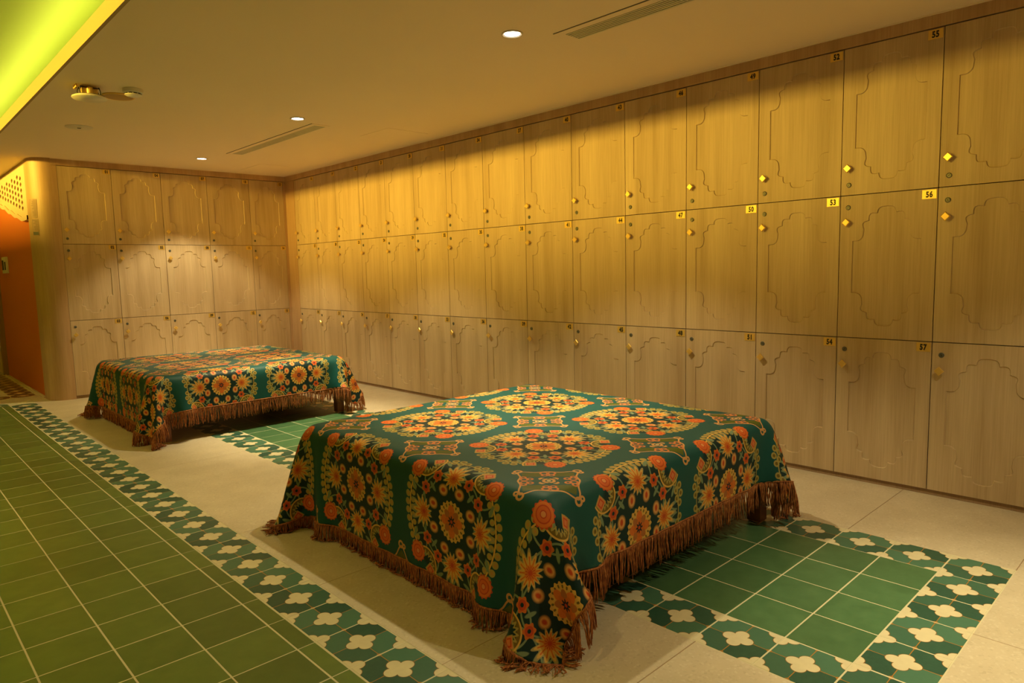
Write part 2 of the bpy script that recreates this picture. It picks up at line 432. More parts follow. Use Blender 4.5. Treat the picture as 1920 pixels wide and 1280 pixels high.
# ------------------------------------------------------------------ floor pieces
def add_uv(me, fn):
    uvl = me.uv_layers.new(name='UVMap')
    for lp in me.loops:
        v = me.vertices[lp.vertex_index].co; uvl.data[lp.index].uv = fn(v)
def tile_mesh(name, wx, wy, mat, uvs=None, gap=.0048, ch=.0012):
    q = MB(); q.box(-wx/2+gap/2, wx/2-gap/2, -wy/2+gap/2, wy/2-gap/2, -.010, 0, ch=ch)
    me = q.mesh(name, mat)
    if uvs: add_uv(me, lambda v: (v.x/uvs[0], v.y/uvs[1]))
    return me
def depth(p):
    d = np.array(p)-CP; z = d@CD
    return z, 960+1287*(d@CX)/max(z, .01), 640-1287*(d@CU)/max(z, .01)
def inview(x, y, r=.25):
    z, px, py = depth((x, y, 0))
    if z < .3: return False
    m_ = 1287*r/z
    return -m_ < px < 1920+m_ and -m_ < py < 1280+m_+60
PT = .2255
# corridor: green field
Y0c = -5.535
greens = []; q_edge = []
for j in range(-12, 26):
    yc = Y0c+(j+.5)*PT
    if yc > .05: continue
    q_edge.append((-3.034, yc))
    for i in range(12):
        greens.append((-3.067-.2173*(i+.5), yc))
g_me = tile_mesh('green_tile', .2173, PT, M['green_tile']); e_me = tile_mesh('green_tile', .063, PT, M['green_tile'], gap=.003)
greens = [g for g in greens if inview(*g)] + [g for g in greens if not inview(*g)]
vis = [(-depth((x, y, 0))[0], 'g', x, y) for x, y in greens if inview(x, y)]+[(-depth((x, y, 0))[0], 'e', x, y) for x, y in q_edge if inview(x, y)]
vis.sort(reverse=True)
restg = [(x, y, 'g') for x, y in greens if not inview(x, y)]+[(x, y, 'e') for x, y in q_edge if not inview(x, y)]
# rug under the beds
RX = [-2.11, -1.885, -1.66, -1.4375, -1.214, -.99, -.77]
RY = [-7.765+.2172*k for k in range(32)]
rug_g = tile_mesh('green_tile', .2235, .2172, M['rug_tile'])
rug_q = tile_mesh('patterned_tile', .2235, .2172, M['quatrefoil'], (.2235, .2172))
vis_r = []; pat = []
for k in range(len(RY)-1):
    yc = (RY[k]+RY[k+1])/2
    for i in range(6):
        xc = (RX[i]+RX[i+1])/2
        if i in (0, 5) or k in (0, len(RY)-2): pat.append((xc, yc, rug_q))
        else: vis_r.append((-depth((xc, yc, 0))[0], 'r', xc, yc))
allg = sorted(vis+[v for v in vis_r if inview(v[2], v[3])], reverse=True)
restg += [(v[2], v[3], 'r') for v in vis_r if not inview(v[2], v[3])]
meshes = {'g': g_me, 'e': e_me, 'r': rug_g}
for n_, (d, k, x, y) in enumerate(allg):
    if n_ < 295: obj('green_tile', meshes[k], floor, (x, y, random.uniform(-.0003, .0003)))
    else: restg.append((x, y, k))
q = MB()
for x, y, k in restg:
    wx, wy = {'g': (.2173, PT), 'e': (.063, PT), 'r': (.2235, .2172)}[k]; g = .00175
    q.box(x-wx/2+g, x+wx/2-g, y-wy/2+g, y+wy/2-g, -.010, 0, ch=.0012)
tag(q.build('green_tile', M['green_tile'], floor), kind='stuff')
# corridor border of quatrefoil tiles
SX0, SX1 = -3.0, -2.785; SC = (SX0+SX1)/2
s_me = tile_mesh('patterned_tile', SX1-SX0, PT, M['quatrefoil'], (.222, PT))
for j in range(-12, 26):
    yc = Y0c+(j+.5)*PT
    if yc > .2: continue
    pat.append((SC, yc, s_me))
row_me = tile_mesh('patterned_tile', .2173, .215, M['quatrefoil'], (.2173, .222))
yend = max(p[1] for p in pat if p[2] is s_me)+PT/2
for i in range(8): pat.append((-3.0-.2173*(i+.5), .17, row_me))
for x, y, me in pat:
    obj('patterned_tile', me, floor, (x, y, random.uniform(-.0003, .0003)))
# second patterned frame past the column, orange light put into its tile colour
b_me = tile_mesh('orange_lit_patterned_tile', .222, PT, M['quatrefoil_orange_lit'], (.222, PT))
for j in range(20): obj('orange_lit_patterned_tile', b_me, floor, (-2.80, .62+PT*(j+.5), 0))
for i in range(6): obj('orange_lit_patterned_tile', b_me, floor, (-2.80-.222*(i+1), .62+PT*.5, 0))
def slab(x0, x1, y0, y1, g=.0014):
    q = MB(); xc, yc = (x0+x1)/2, (y0+y1)/2
    q.box(x0+g-xc, x1-g-xc, y0+g-yc, y1-g-yc, -.010, 0, ch=.0006)
    o = q.build('terrazzo_slab', M['terrazzo'], floor, (xc, yc, random.uniform(-.0002, .0002)))
ja = [-9.53, -8.73, -7.93, -7.13, -6.63, -5.83, -5.04, -3.5, -2.0, -1.03]
for a, b_ in zip(ja[:-1], ja[1:]):
    if b_ > -7.7: slab(SX1, RX[0], a if a > -7.7 else a, b_)
    else: slab(SX1, RX[0], a, b_)
jb = [-7.765, -7.12, -6.32, -5.52, -4.72, -3.92, -3.12, -2.32, -1.03]
for a, b_ in zip(jb[:-1], jb[1:]): slab(RX[6], .03, a, b_)
for a, b_ in ((-10.36, -9.36), (-9.36, -8.56), (-8.56, -7.765)):
    slab(RX[0], -1.435, a, b_); slab(-1.435, -.6, a, b_); slab(-.6, .03, a, b_)
slab(SX1, -1.4, -1.03, .03); slab(-1.4, .03, -1.03, .03)
slab(SX1, -2.62, .03, .62); slab(-4.74, SX1, .28, .62); slab(-2.688, -2.62, .62, 5.1); slab(-5.0, -2.914, .846, 5.1)

q = MB()
for y in ja[2:-1]: q.box(SX1, RX[0], y-.0014, y+.0014, -.002, -.0005)
for y in jb[1:-1]: q.box(RX[6], .02, y-.0014, y+.0014, -.002, -.0005)
for x in (-1.435, -.6): q.box(x-.0014, x+.0014, -10.3, -7.765, -.002, -.0005)
for y in (-8.56, -9.36): q.box(RX[0], .02, y-.0014, y+.0014, -.002, -.0005)
q.box(RX[6], .02, -7.7664, -7.7636, -.002, -.0005); q.box(RX[0]-.0014, RX[0]+.0014, -10.3, -7.765, -.002, -.0005)
q.build('slab_joint', M['oak_dark'], floor)
# ------------------------------------------------------------------ lockers
DW, DH, G = .5, .7885, .0045
HW, LED_, TIPM = .178, .25, .07
def quarter():
    """quarter outline from the side ledge to the tip, x from centre, h above ledge"""
    P = [(HW, 0), (.158, 0)]
    for i in range(1, 7):
        a = i/6*PI/2; P.append((.158-.036*math.sin(a)*1.0, .036*(1-math.cos(a))+.0))
    P[-1] = (.122, .036); P.append((.119, .062))
    cusps = [(.119, .062), (.094, .108), (.050, .145), (0, .180)]
    for (xa, ya), (xb, yb) in zip(cusps[:-1], cusps[1:]):
        dx, dy = xb-xa, yb-ya; L = math.hypot(dx, dy); nx, ny = dy/L, -dx/L
        for i in range(1, 6):
            s = i/6; bulge = .38*L*math.sin(s*PI) if xb > 0 else .34*L*math.sin(s*PI)*(1-.5*s)
            P.append((xa+dx*s+nx*bulge, ya+dy*s+ny*bulge))
        P.append((xb, yb))
    return P
QT = quarter()
def outline():
    zt = DH-LED_; zb = LED_
    tr = [(x, zt+h) for x, h in QT]                        # right side going up to the tip
    tl = [(-x, z) for x, z in tr[::-1]][1:]
    bl = [(-x, zb-h) for x, h in QT]; br = [(x, zb-h) for x, h in QT[::-1]][1:]
    return tr+tl+bl+br                                     # counter-clockwise
OUT = outline()
def offset(P, d):
    n = len(P); R_ = []
    for i in range(n):
        a = Vector(P[i-1]); p = Vector(P[i]); b_ = Vector(P[(i+1) % n])
        e1 = (p-a).normalized(); e2 = (b_-p).normalized()
        n1 = Vector((-e1.y, e1.x)); n2 = Vector((-e2.y, e2.x)); nn = (n1+n2)
        if nn.length < .2: nn = n1
        nn.normalize(); k = min(1.6, 1/max(.4, nn.dot(n1)))
        R_.append(tuple(p+nn*d*k))
    return R_
def door_mesh():
    bm = bmesh.new(); yf = 0.; rec = .006
    x0, x1, z0, z1 = -DW/2+G/2, DW/2-G/2, G/2, DH-G/2
    def loop(P, y): return [bm.verts.new((p[0], y, p[1])) for p in P]
    def edges(L): return [bm.edges.new((L[i], L[(i+1) % len(L)])) for i in range(len(L))]
    rect = [(x0, z0), (x1, z0), (x1, z1), (x0, z1)]
    rc = loop(rect, yf); o1 = loop(OUT, yf); o2 = loop(offset(OUT, .0035), yf+rec)
    er = edges(rc); e1 = edges(o1); e2 = edges(o2)
    bmesh.ops.triangle_fill(bm, use_beauty=True, use_dissolve=False, edges=er+e1)
    bmesh.ops.triangle_fill(bm, use_beauty=True, use_dissolve=False, edges=e2)
    n = len(o1)
    for i in range(n): bm.faces.new((o1[i], o1[(i+1) % n], o2[(i+1) % n], o2[i]))
    bk = loop(rect, yf+.018)
    for i in range(4): bm.faces.new((rc[i], rc[(i+1) % 4], bk[(i+1) % 4], bk[i]))
    bm.faces.new(bk)
    for f in bm.faces:                                     # everything faces the room (-y)
        f.normal_update()
    bmesh.ops.recalc_face_normals(bm, faces=bm.faces)
    for f in bm.faces:
        f.normal_update()
        if abs(f.normal.y) > .9 and f.calc_center_median().y < .01 and f.normal.y > 0: f.normal_flip()
    me = bpy.data.meshes.new('door'); bm.to_mesh(me); bm.free(); me.materials.append(M['oak']); return me
door_me = door_mesh()
q = MB(); q.box(-DW/2, DW/2, .019, .44, 0, DH); body_me = q.mesh('body', M['carcass'])
def knob():
    q = MB(); q.lathe([(.006, -.001), (.005, -.016), (.0075, -.02)], 10, axis='y')
    a, b_ = .024, .019
    L = [(-.018, a*.8), (-.021, a), (-.026, a), (-.030, b_)]
    ring = []
    for y, r_ in L:
        ring.append([(r_, y, 0), (0, y, r_), (-r_, y, 0), (0, y, -r_)])
    for k in range(len(ring)-1):
        for i in range(4):
            q.quad([ring[k][i], ring[k][(i+1) % 4], ring[k+1][(i+1) % 4], ring[k+1][i]][::-1])
    q.quad(ring[-1]); q.quad(ring[0][::-1])
    me = q.mesh('knob', M['brass']); bm = bmesh.new(); bm.from_mesh(me); bmesh.ops.remove_doubles(bm, verts=bm.verts, dist=1e-6); bmesh.ops.recalc_face_normals(bm, faces=bm.faces); bm.to_mesh(me); bm.free(); return me
knob_me = knob()
q = MB(); q.lathe([(.0135, .001), (.0135, -.003), (.011, -.0045), (.0085, -.004), (.0085, -.0055)], 16, axis='y'); q.disc(.0085, (0, -.0055, 0), 16, 'y')
lock_me = autosmooth(q.mesh('lock', M['lock']))
q = MB(); q.box(-.0012, .0012, -.0062, -.0050, -.0055, .0055); key_me = q.mesh('keyhole', M['dark'])
q = MB(); q.box(-.034, .034, -.003, .0005, -.0225, .0225); plate_me = q.mesh('number_plate', M['brass_plate'])
def text_mesh(s, h, mat, squeeze=.72, off=.05, depthv=.0004):
    cu = bpy.data.curves.new('t', 'FONT'); cu.body = s; cu.size = 1.0; cu.align_x = 'CENTER'; cu.align_y = 'CENTER'
    cu.offset = off; cu.resolution_u = 3; cu.space_character = 1.12
    o = bpy.data.objects.new('t', cu); COL.objects.link(o)
    dg = bpy.context.evaluated_depsgraph_get(); dg.update()
    me = bpy.data.meshes.new_from_object(o.evaluated_get(dg)); bpy.data.objects.remove(o)
    co = np.zeros(len(me.vertices)*3); me.vertices.foreach_get('co', co); co = co.reshape(-1, 3)
    sc_ = h/(co[:, 1].max()-co[:, 1].min()); cx_ = (co[:, 0].max()+co[:, 0].min())/2; cy_ = (co[:, 1].max()+co[:, 1].min())/2
    nc = np.stack([(co[:, 0]-cx_)*sc_*squeeze, np.full(len(co), -depthv), (co[:, 1]-cy_)*sc_], 1)
    me.vertices.foreach_set('co', nc.ravel()); me.materials.clear(); me.materials.append(mat); me.update(); return me
RXW = [-.232, -.732, -1.224, -1.724, -2.22, -2.722, -3.23, -3.745, -4.257, -4.766, -5.268, -5.766, -6.265, -6.753, -7.233, -7.73, -8.23]
BXW = [-2.44, -1.952, -1.462, -.966, -.468, -.036]
ZR = [ZT-DH, ZT-2*DH, ZT-3*DH]
ROWN = ('top', 'middle', 'bottom')
ORD = 'first second third fourth fifth sixth seventh eighth ninth tenth eleventh twelfth thirteenth fourteenth fifteenth'.split()
def locker(num, loc, rz, sx, row, where, group, ci):
    t = empty('locker', loc, rz); t.scale = (sx, 1, 1)
    if num < 58: lab = 'oak locker plated %02d, %s row, %s column %s' % (num, ROWN[row], ORD[ci], where)
    else: lab = 'oak locker in %s row of the last column at right edge' % ROWN[row]
    tag(t, lab, 'locker', group)
    obj('body', body_me, t)
    d = obj('door', door_me, t)
    lz, kz = ((DH-.066, DH-.148), (.056, .145))[row == 0]
    xl = -DW/2+.045
    l = obj('lock', lock_me, t, (xl, 0, lz)); l.rotation_euler = (0, random.uniform(-1.2, 1.2), 0)
    obj('keyhole', key_me, l)
    obj('knob', knob_me, t, (xl-.003, 0, kz))
    p = obj('number_plate', plate_me, t, (DW/2-.041, 0, DH-.030))
    tm = text_mesh('%02d' % num, .033, M['black'], .76); obj('digits', tm, p, (0, -.0032, 0))
    return t
n_ = 1
for i in range(5):
    xa, xb = BXW[i], BXW[i+1]
    for r_ in range(3):
        locker(n_, ((xa+xb)/2, 0, ZR[r_]), 0, (xb-xa)/DW, r_, 'from left of short back bank', 'lockers of the short back bank', i); n_ += 1
for i in range(16):
    ya, yb = RXW[i], RXW[i+1]
    for r_ in range(3):
        if i < 15: locker(n_, (0, (ya+yb)/2, ZR[r_]), -PI/2, (ya-yb)/DW, r_, 'out from corner, long right bank', 'lockers of the long right bank', i); n_ += 1

# ------------------------------------------------------------------ beds and cloths
def drape(box, over, h, step=.037, seed=1, steps=165, iters=12, r=.015, bend=.25):
    x0, x1, y0, y1 = box; aL, aR, aF, aB = over
    us = np.linspace(x0-aL, x1+aR, int(round((x1-x0+aL+aR)/step))+1)
    vs_ = np.linspace(y0-aF, y1+aB, int(round((y1-y0+aF+aB)/step))+1)
    U, V = np.meshgrid(us, vs_, indexing='ij'); P = np.stack([U, V, np.full_like(U, h+.006)], -1)
    pin = (U > x0+.03) & (U < x1-.03) & (V > y0+.03) & (V < y1-.03); W = np.where(pin, 0., 1.)[..., None]
    rng = np.random.RandomState(seed); ph = rng.uniform(0, 6.28, 8)
    n = sum(np.sin(U*k*3.1+ph[i])*np.cos(V*k*2.7+ph[i+4]) for i, k in enumerate((2, 3, 5, 7)))
    vel = np.zeros_like(P); dt = 1/50.; du = us[1]-us[0]; dv = vs_[1]-vs_[0]; dd = (du*du+dv*dv)**.5
    nu, nv = U.shape; C_ = []
    for i, j, rest, k in ((1, 0, du, 1), (0, 1, dv, 1), (1, 1, dd, .5), (1, -1, dd, .5), (2, 0, 2*du, bend), (0, 2, 2*dv, bend)):
        for par in (0, 1):
            if i == 0:
                idx = np.array([q for q in range(nv-j) if (q//j) % 2 == par]); a = np.ix_(range(nu), idx); b_ = np.ix_(range(nu), idx+j)
            else:
                idx = np.array([q for q in range(nu-i) if (q//i) % 2 == par])
                if j >= 0: ja_ = np.arange(nv-j); jb_ = ja_+j
                else: jb_ = np.arange(nv+j); ja_ = jb_-j
                a = np.ix_(idx, ja_); b_ = np.ix_(idx+i, jb_)
            wa, wb = W[a], W[b_]; ws = np.maximum(wa+wb, 1e-9); C_.append((a, b_, rest, k, wa/ws, wb/ws))
    c = np.array([(x0+x1)/2, (y0+y1)/2, h/2]); hs = np.array([(x1-x0)/2-r, (y1-y0)/2-r, h/2-r])
    for s in range(steps):
        vel = (vel+np.array([0, 0, -9.8*dt])*W)*.975
        if s < 110: vel[..., 2] += W[..., 0]*n*.004
        Q = P.copy(); P = P+vel*dt
        for it in range(iters):
            for a, b_, rest, k, wa, wb in C_:
                d = P[b_]-P[a]; l = np.sqrt((d*d).sum(-1, keepdims=True)); corr = d*((l-rest)/np.maximum(l, 1e-9)*k)
                if k == bend: corr = np.where(l < rest, corr, 0)
                P[a] += corr*wa; P[b_] -= corr*wb
            d = P-c; q = np.abs(d)-hs; out = np.maximum(q, 0); L = np.sqrt((out*out).sum(-1))
            sd = L+np.minimum(q.max(-1), 0)-r-.004; m_ = (sd < 0) & (W[..., 0] > 0)
            nn = np.sign(d)*out; e = np.eye(3)[q.argmax(-1)]*np.sign(d)
            nn = np.where((L < 1e-6)[..., None], e, nn/np.maximum(L, 1e-9)[..., None])
            P[m_] -= (nn*sd[..., None])[m_]
            f = P[..., 2] < .007; P[..., 2][f] = .007
        vel = (P-Q)/dt; vel[m_] *= .6; vel[f] *= .2
        sp = np.sqrt((vel*vel).sum(-1, keepdims=True)); vel *= np.minimum(1, 3/np.maximum(sp, 1e-9))
    for _ in range(3):
        S = P.copy(); S[1:-1, 1:-1] = (P[2:, 1:-1]+P[:-2, 1:-1]+P[1:-1, 2:]+P[1:-1, :-2])/4
        P = P+(S-P)*.5*W
    return U, V, P
def bed(box, h, where):
    x0, x1, y0, y1 = box; cx, cy = (x0+x1)/2, (y0+y1)/2
    t = empty('platform_bed', (cx, cy, 0))
    tag(t, 'red-brown wooden platform bed under the cloth, %s' % where, 'bed', 'platform beds under the cloths')
    hx, hy = (x1-x0)/2-.045, (y1-y0)/2-.045
    q = MB(); q.box(-hx, hx, -hy, hy, h-.08, h-.002, ch=.028); q.build('top', M['leg_wood'], t)
    q = MB()
    q.box(-hx+.03, hx-.03, -hy+.03, -hy+.055, h-.16, h-.07); q.box(-hx+.03, hx-.03, hy-.055, hy-.03, h-.16, h-.07)
    q.box(-hx+.03, -hx+.055, -hy+.03, hy-.03, h-.16, h-.07); q.box(hx-.055, hx-.03, -hy+.03, hy-.03, h-.16, h-.07)
    q.build('apron', M['leg_wood'], t)
    lq = MB(); lq.box(-.033, .033, -.033, .033, .008, h-.07); lq.box(-.028, .028, -.028, .028, 0, .008, 1)
    lm = lq.mesh('leg', [M['leg_wood'], M['cream_wall']])
    for sx in (-1, 1):
        for sy in (-1, 1): obj('leg', lm, t, (sx*(hx-.034), sy*(hy-.014), 0))
def cloth(box, over, h, vc, seed, lab, where):
    U, V, P = drape(box, over, h, seed=seed)
    x0, x1, y0, y1 = box; cx, cy = (x0+x1)/2, (y0+y1)/2
    nu, nv = U.shape; c0 = np.array([cx, cy, 0]); L = P-c0
    fc = [(i*nv+j, (i+1)*nv+j, (i+1)*nv+j+1, i*nv+j+1) for i in range(nu-1) for j in range(nv-1)]
    t = empty('tablecloth', (cx, cy, 0)); tag(t, lab, 'tablecloth', 'floral cloths over the beds')
    me = mesh('fabric', L.reshape(-1, 3).tolist(), fc, M['cloth'], True)
    uvl = me.uv_layers.new(name='UVMap'); Uf = ((U+2.01)/.655).ravel(); Vf = ((V-vc)/.675).ravel()
    idx = np.zeros(len(me.loops), int); me.loops.foreach_get('vertex_index', idx)
    uvl.data.foreach_set('uv', np.stack([Uf[idx], Vf[idx]], 1).ravel())
    o = obj('fabric', me, t)
    sd = o.modifiers.new('s', 'SUBSURF'); sd.levels = 2; sd.render_levels = 2; sd.uv_smooth = 'NONE'
    so = o.modifiers.new('t', 'SOLIDIFY'); so.thickness = .0015; so.offset = 1
    # hem cord and fringe
    rng = random.Random(seed); q = MB(); tape = MB()
    sides = [(L[0, :], L[2, :]), (L[-1, :], L[-3, :]), (L[:, 0], L[:, 2]), (L[:, -1], L[:, -3])]
    for H, I in sides:
        tape.tube([tuple(p) for p in H], .0045, 5)
        seg = np.linalg.norm(np.diff(H, axis=0), axis=1); cum = np.concatenate([[0], np.cumsum(seg)])
        nS = int(cum[-1]/.0056)
        for k in range(nS):
            s = (k+rng.uniform(.2, .8))*cum[-1]/nS; i = min(int(np.searchsorted(cum, s))-1, len(H)-2); i = max(i, 0)
            fr = (s-cum[i])/max(seg[i], 1e-6); p = H[i]*(1-fr)+H[i+1]*fr; inn = I[i]*(1-fr)+I[i+1]*fr
            d = p-inn; d /= (np.linalg.norm(d)+1e-9)
            along = (H[i+1]-H[i])/max(seg[i], 1e-6)
            oh = np.array([d[0], d[1], 0]);
            nrm = np.cross(along, [0, 0, 1]); nrm /= (np.linalg.norm(nrm)+1e-9)
            if np.dot(nrm, p*np.array([1, 1, 0])) < 0: nrm = -nrm
            if np.linalg.norm(oh) < .4: oh = oh+nrm*.4
            ln_ = rng.uniform(.095, .128); ns = 5; pts = [p]; cur = p.copy(); dr = d.copy(); clump = math.sin(s*75)*.10+math.sin(s*31)*.08
            for w_i in range(ns):
                if cur[2] > .014:
                    dr = .45*dr+.55*np.array([0, 0, -1.])+along*(clump*.5+rng.uniform(-.16, .16))+nrm*rng.uniform(-.10, .12)
                else:
                    dr = oh*1.0+along*rng.uniform(-.9, .9)+np.array([0, 0, rng.uniform(-.05, .25)])
                dr /= np.linalg.norm(dr); cur = cur+dr*ln_/ns*(1 if cur[2] > .014 else .5); cur[2] = max(cur[2], .004); pts.append(cur.copy())
            r_ = rng.uniform(.0021, .0033)
            q.tube([tuple(a) for a in pts], [r_, r_*1.1, r_*.9, r_*1.15, r_, r_*.6], 4)
    me = q.mesh('fringe', M['fringe'], True); tag(obj('fringe', me, t), kind='stuff')
    tape.build('hem_cord', M['fringe'], t, smooth=True)
H = .5
near = (-2.5, -.872, -6.82, -5.14); far = (-2.5, -.875, -2.84, -1.16)
bed(near, H, 'nearer of the two'); bed(far, H, 'farther of the two by the back lockers')
cloth(near, (.40, .28, .26, .28), H, -6.35, 3, 'teal cloth with orange medallions and rust fringe on nearer bed', 'n')
cloth(far, (.37, .28, .255, .28), H, -2.94, 5, 'teal medallion cloth on farther bed, beside the short back bank', 'f')

# ------------------------------------------------------------------ ceiling fittings
def downlight(x, y, lab, z=ZC, col=DOWN_COL, k=1.):
    t = empty('downlight', (x, y, z)); tag(t, lab, 'downlight', 'round downlights in the ceiling')
    q = MB(); q.lathe([(.056, 0), (.058, -.003), (.050, -.006), (.044, -.002), (.042, -.001)], 32); autosmooth(q.build('trim_ring', M['ring'], t).data)
    q = MB(); q.disc(.0425, (0, 0, -.0015), 32, flip=True); q.build('lens', M['lens'], t)
    for nm, ang, e, bl in (('beam', 98, DOWN_W*.66, .35), ('core', 58, DOWN_W*1.7, 1)):
        l = bpy.data.lights.new(nm, 'SPOT'); l.energy = e*k; l.color = col; l.spot_size = math.radians(ang); l.spot_blend = bl; l.shadow_soft_size = .03
        o = bpy.data.objects.new(nm, l); o.location = (0, 0, -.012); link(o, t)
downlight(-1.43, -5.62, 'lit round downlight nearest the long slot vent, largest in view')
downlight(-1.38, -3.12, 'lit round downlight beside the farther slot vent')
downlight(-1.29, -.80, 'lit round downlight close to the short back bank')
downlight(-1.45, -8.12, 'round downlight overhead beyond the top of the frame', k=.75)
for y, lab in ((-7.2, 'added fill downlight in green recess, nearest the camera, out of frame'), (-3.9, 'added fill downlight in green recess level with the gap between beds, out of frame'), (-.6, 'added fill downlight in green recess by the wooden column, out of frame')):
    downlight(-4.55, y, lab, ZU, (1, .74, .28), .55)  # unseen recess downlights, added as warm fill over the corridor
def vent(x0, x1, y0, y1, lab):
    xc, yc = (x0+x1)/2, (y0+y1)/2; t = empty('slot_vent', (xc, yc, ZC)); tag(t, lab, 'vent', 'slot vents in the ceiling')
    a, b_ = (x1-x0)/2, (y1-y0)/2
    q = MB(); e = .045
    q.box(-a-e, -a, -b_-e, b_+e, -.004, 0); q.box(a, a+.015, -b_-e, b_+e, -.004, 0); q.box(-a, a, -b_-e, -b_, -.004, 0); q.box(-a, a, b_, b_+e, -.004, 0)
    q.build('frame', M['ceiling'], t)
    q = MB(); q.box(-a, a, -b_, b_, -.0012, 0); q.build('backing', M['dark'], t)
    n = 6; sm = MB(); sm.box(-.0062, .0062, -b_, b_, -.005, -.0012); me = sm.mesh('slat', M['vent'])
    for k in range(n): obj('slat', me, t, (-a+(k+.5)*2*a/n, 0, 0))
    q = MB(); q.box(-a-e-.004, -a-e, -b_-e, b_+e, -.0015, 0); q.build('shadow_gap', M['dark'], t)
vent(-1.215, -1.10, -7.55, -5.80, 'long slot vent at the top edge of the picture')
vent(-1.16, -1.06, -2.98, -1.28, 'slot vent in ceiling beside the middle downlight')
def hatch(x0, x1, y0, y1, lab):
    t = empty('access_panel', ((x0+x1)/2, (y0+y1)/2, ZC)); tag(t, lab, 'access panel', 'flush access panels')
    a, b_ = (x1-x0)/2, (y1-y0)/2
    q = MB(); q.box(-a, a, -b_, b_, -.0022, 0); q.build('panel', M['ceiling'], t)
hatch(-.62, -.2, -3.25, -2.80, 'flush square access panel in ceiling above the right lockers')
hatch(-.66, -.34, -.80, -.25, 'flush access panel in the ceiling at the locker corner')
# hanging round speaker
t = empty('hanging_ceiling_cover', (-2.83, -3.17, ZC)); tag(t, 'cream round cover dropped from ceiling on a dark wire bracket', 'ceiling fitting')
q = MB(); q.lathe([(.03, -.058), (.088, -.060), (.098, -.066), (.100, -.072), (.094, -.078), (.001, -.080)], 36); autosmooth(q.build('cover', M['white_plastic'], t).data, 60)
q = MB(); q.lathe([(.001, -.057), (.090, -.0585)], 36); q.build('rear_plate', M['dark'], t)
q = MB()
for sx in (-1, 1):
    q.tube([(.055*sx, -.03, -.06), (.058*sx, -.03, -.03), (.05*sx, -.03, -.005)], .003, 6); q.tube([(.055*sx, .03, -.06), (.06*sx, .03, -.03), (.05*sx, .03, -.005)], .003, 6)
q.tube([(-.05, -.03, -.012), (.05, -.03, -.012)], .003); q.tube([(-.05, .03, -.012), (.05, .03, -.012)], .003)
q.build('wire_bracket', M['dark'], t)
q = MB(); q.box(-.045, .045, -.022, .022, -.055, -.006); q.lathe([(.02, -.008), (.02, -.05)], 14, (.0, -.02, 0)); q.build('brass_housing', M['brass'], t)
q = MB()
for k in range(3): q.lathe([(.006, -.02), (.006, 0)], 8, (-.075, -.03+.03*k, 0))
q.build('screw', M['brass'], t)
# tan speaker
t = empty('ceiling_speaker', (-2.625, -3.03, ZC)); tag(t, 'tan round speaker grille set flush beside the smoke detector', 'speaker')
q = MB(); q.lathe([(.098, 0), (.100, -.006), (.092, -.010), (.086, -.008)], 36); autosmooth(q.build('rim', M['brass_plate'], t).data)
q = MB(); q.lathe([(.087, -.008), (.05, -.012), (.001, -.013)], 36); autosmooth(q.build('grille', M['beige_plastic'], t).data, 60)
# smoke detector
t = empty('smoke_detector', (-2.60, -3.27, ZC)); tag(t, 'white round smoke detector beside the tan speaker grille', 'smoke detector')
q = MB(); q.lathe([(.060, 0), (.062, -.010), (.060, -.022), (.050, -.027)], 32); autosmooth(q.build('base', M['white_plastic'], t).data, 50)
q = MB(); q.lathe([(.042, -.026), (.042, -.034)], 32); q.build('sensing_slot', M['dark'], t)
q = MB(); q.lathe([(.050, -.0335), (.050, -.038), (.036, -.046), (.001, -.048)], 32); autosmooth(q.build('cap', M['white_plastic'], t).data, 60)
q = MB()
for k in range(10):
    a = k*2*PI/10; q.box(.046*math.cos(a)-.003, .046*math.cos(a)+.003, .046*math.sin(a)-.003, .046*math.sin(a)+.003, -.036, -.024)
q.build('post', M['white_plastic'], t)
# flat disc
t = empty('ceiling_plate', (-2.60, -1.79, ZC)); tag(t, 'flat pale disc on the ceiling beyond the smoke detector', 'ceiling plate')
q = MB(); q.lathe([(.098, 0), (.098, -.004), (.09, -.007), (.001, -.009)], 36); autosmooth(q.build('disc', M['white_plastic'], t).data, 60)
q = MB(); q.box(-.012, .012, -.004, .004, -.0115, -.008); q.build('slot', M['dark'], t)

# LED strips lying behind the lips of the recess
for nm, x, lab in (('led_strip', XE+.05, 'glowing led strip tucked behind the near ceiling lip'), ('led_strip', XL-.50, 'led strip high behind the opposite ceiling lip, outside the frame')):
    nearside = x > -4; t = empty(nm, (x, (YN+YF)/2, ZC+.10 if nearside else ZC+.16)); tag(t, lab, 'light strip', 'led strips of the recessed ceiling')
    q = MB(); q.box(-.008, .008, YN/2-YF/2+.1, YF/2-YN/2-.1, 0, .012); q.build('channel', M['led'], t)
    for side in (0,):
        o = strip('glow', x if nearside else x+.012, ZC+.118 if nearside else ZC+.215, YN+.2 if nearside else -5.9, YF-.2 if nearside else 3.2, COVE_NEAR if nearside else COVE_FAR, (-.35, 0, 1) if nearside else (1, 0, -.02))
        link(o); mw = o.matrix_world.copy(); o.parent = t; o.matrix_parent_inverse = Matrix.Translation(t.location).inverted(); o.matrix_basis = mw

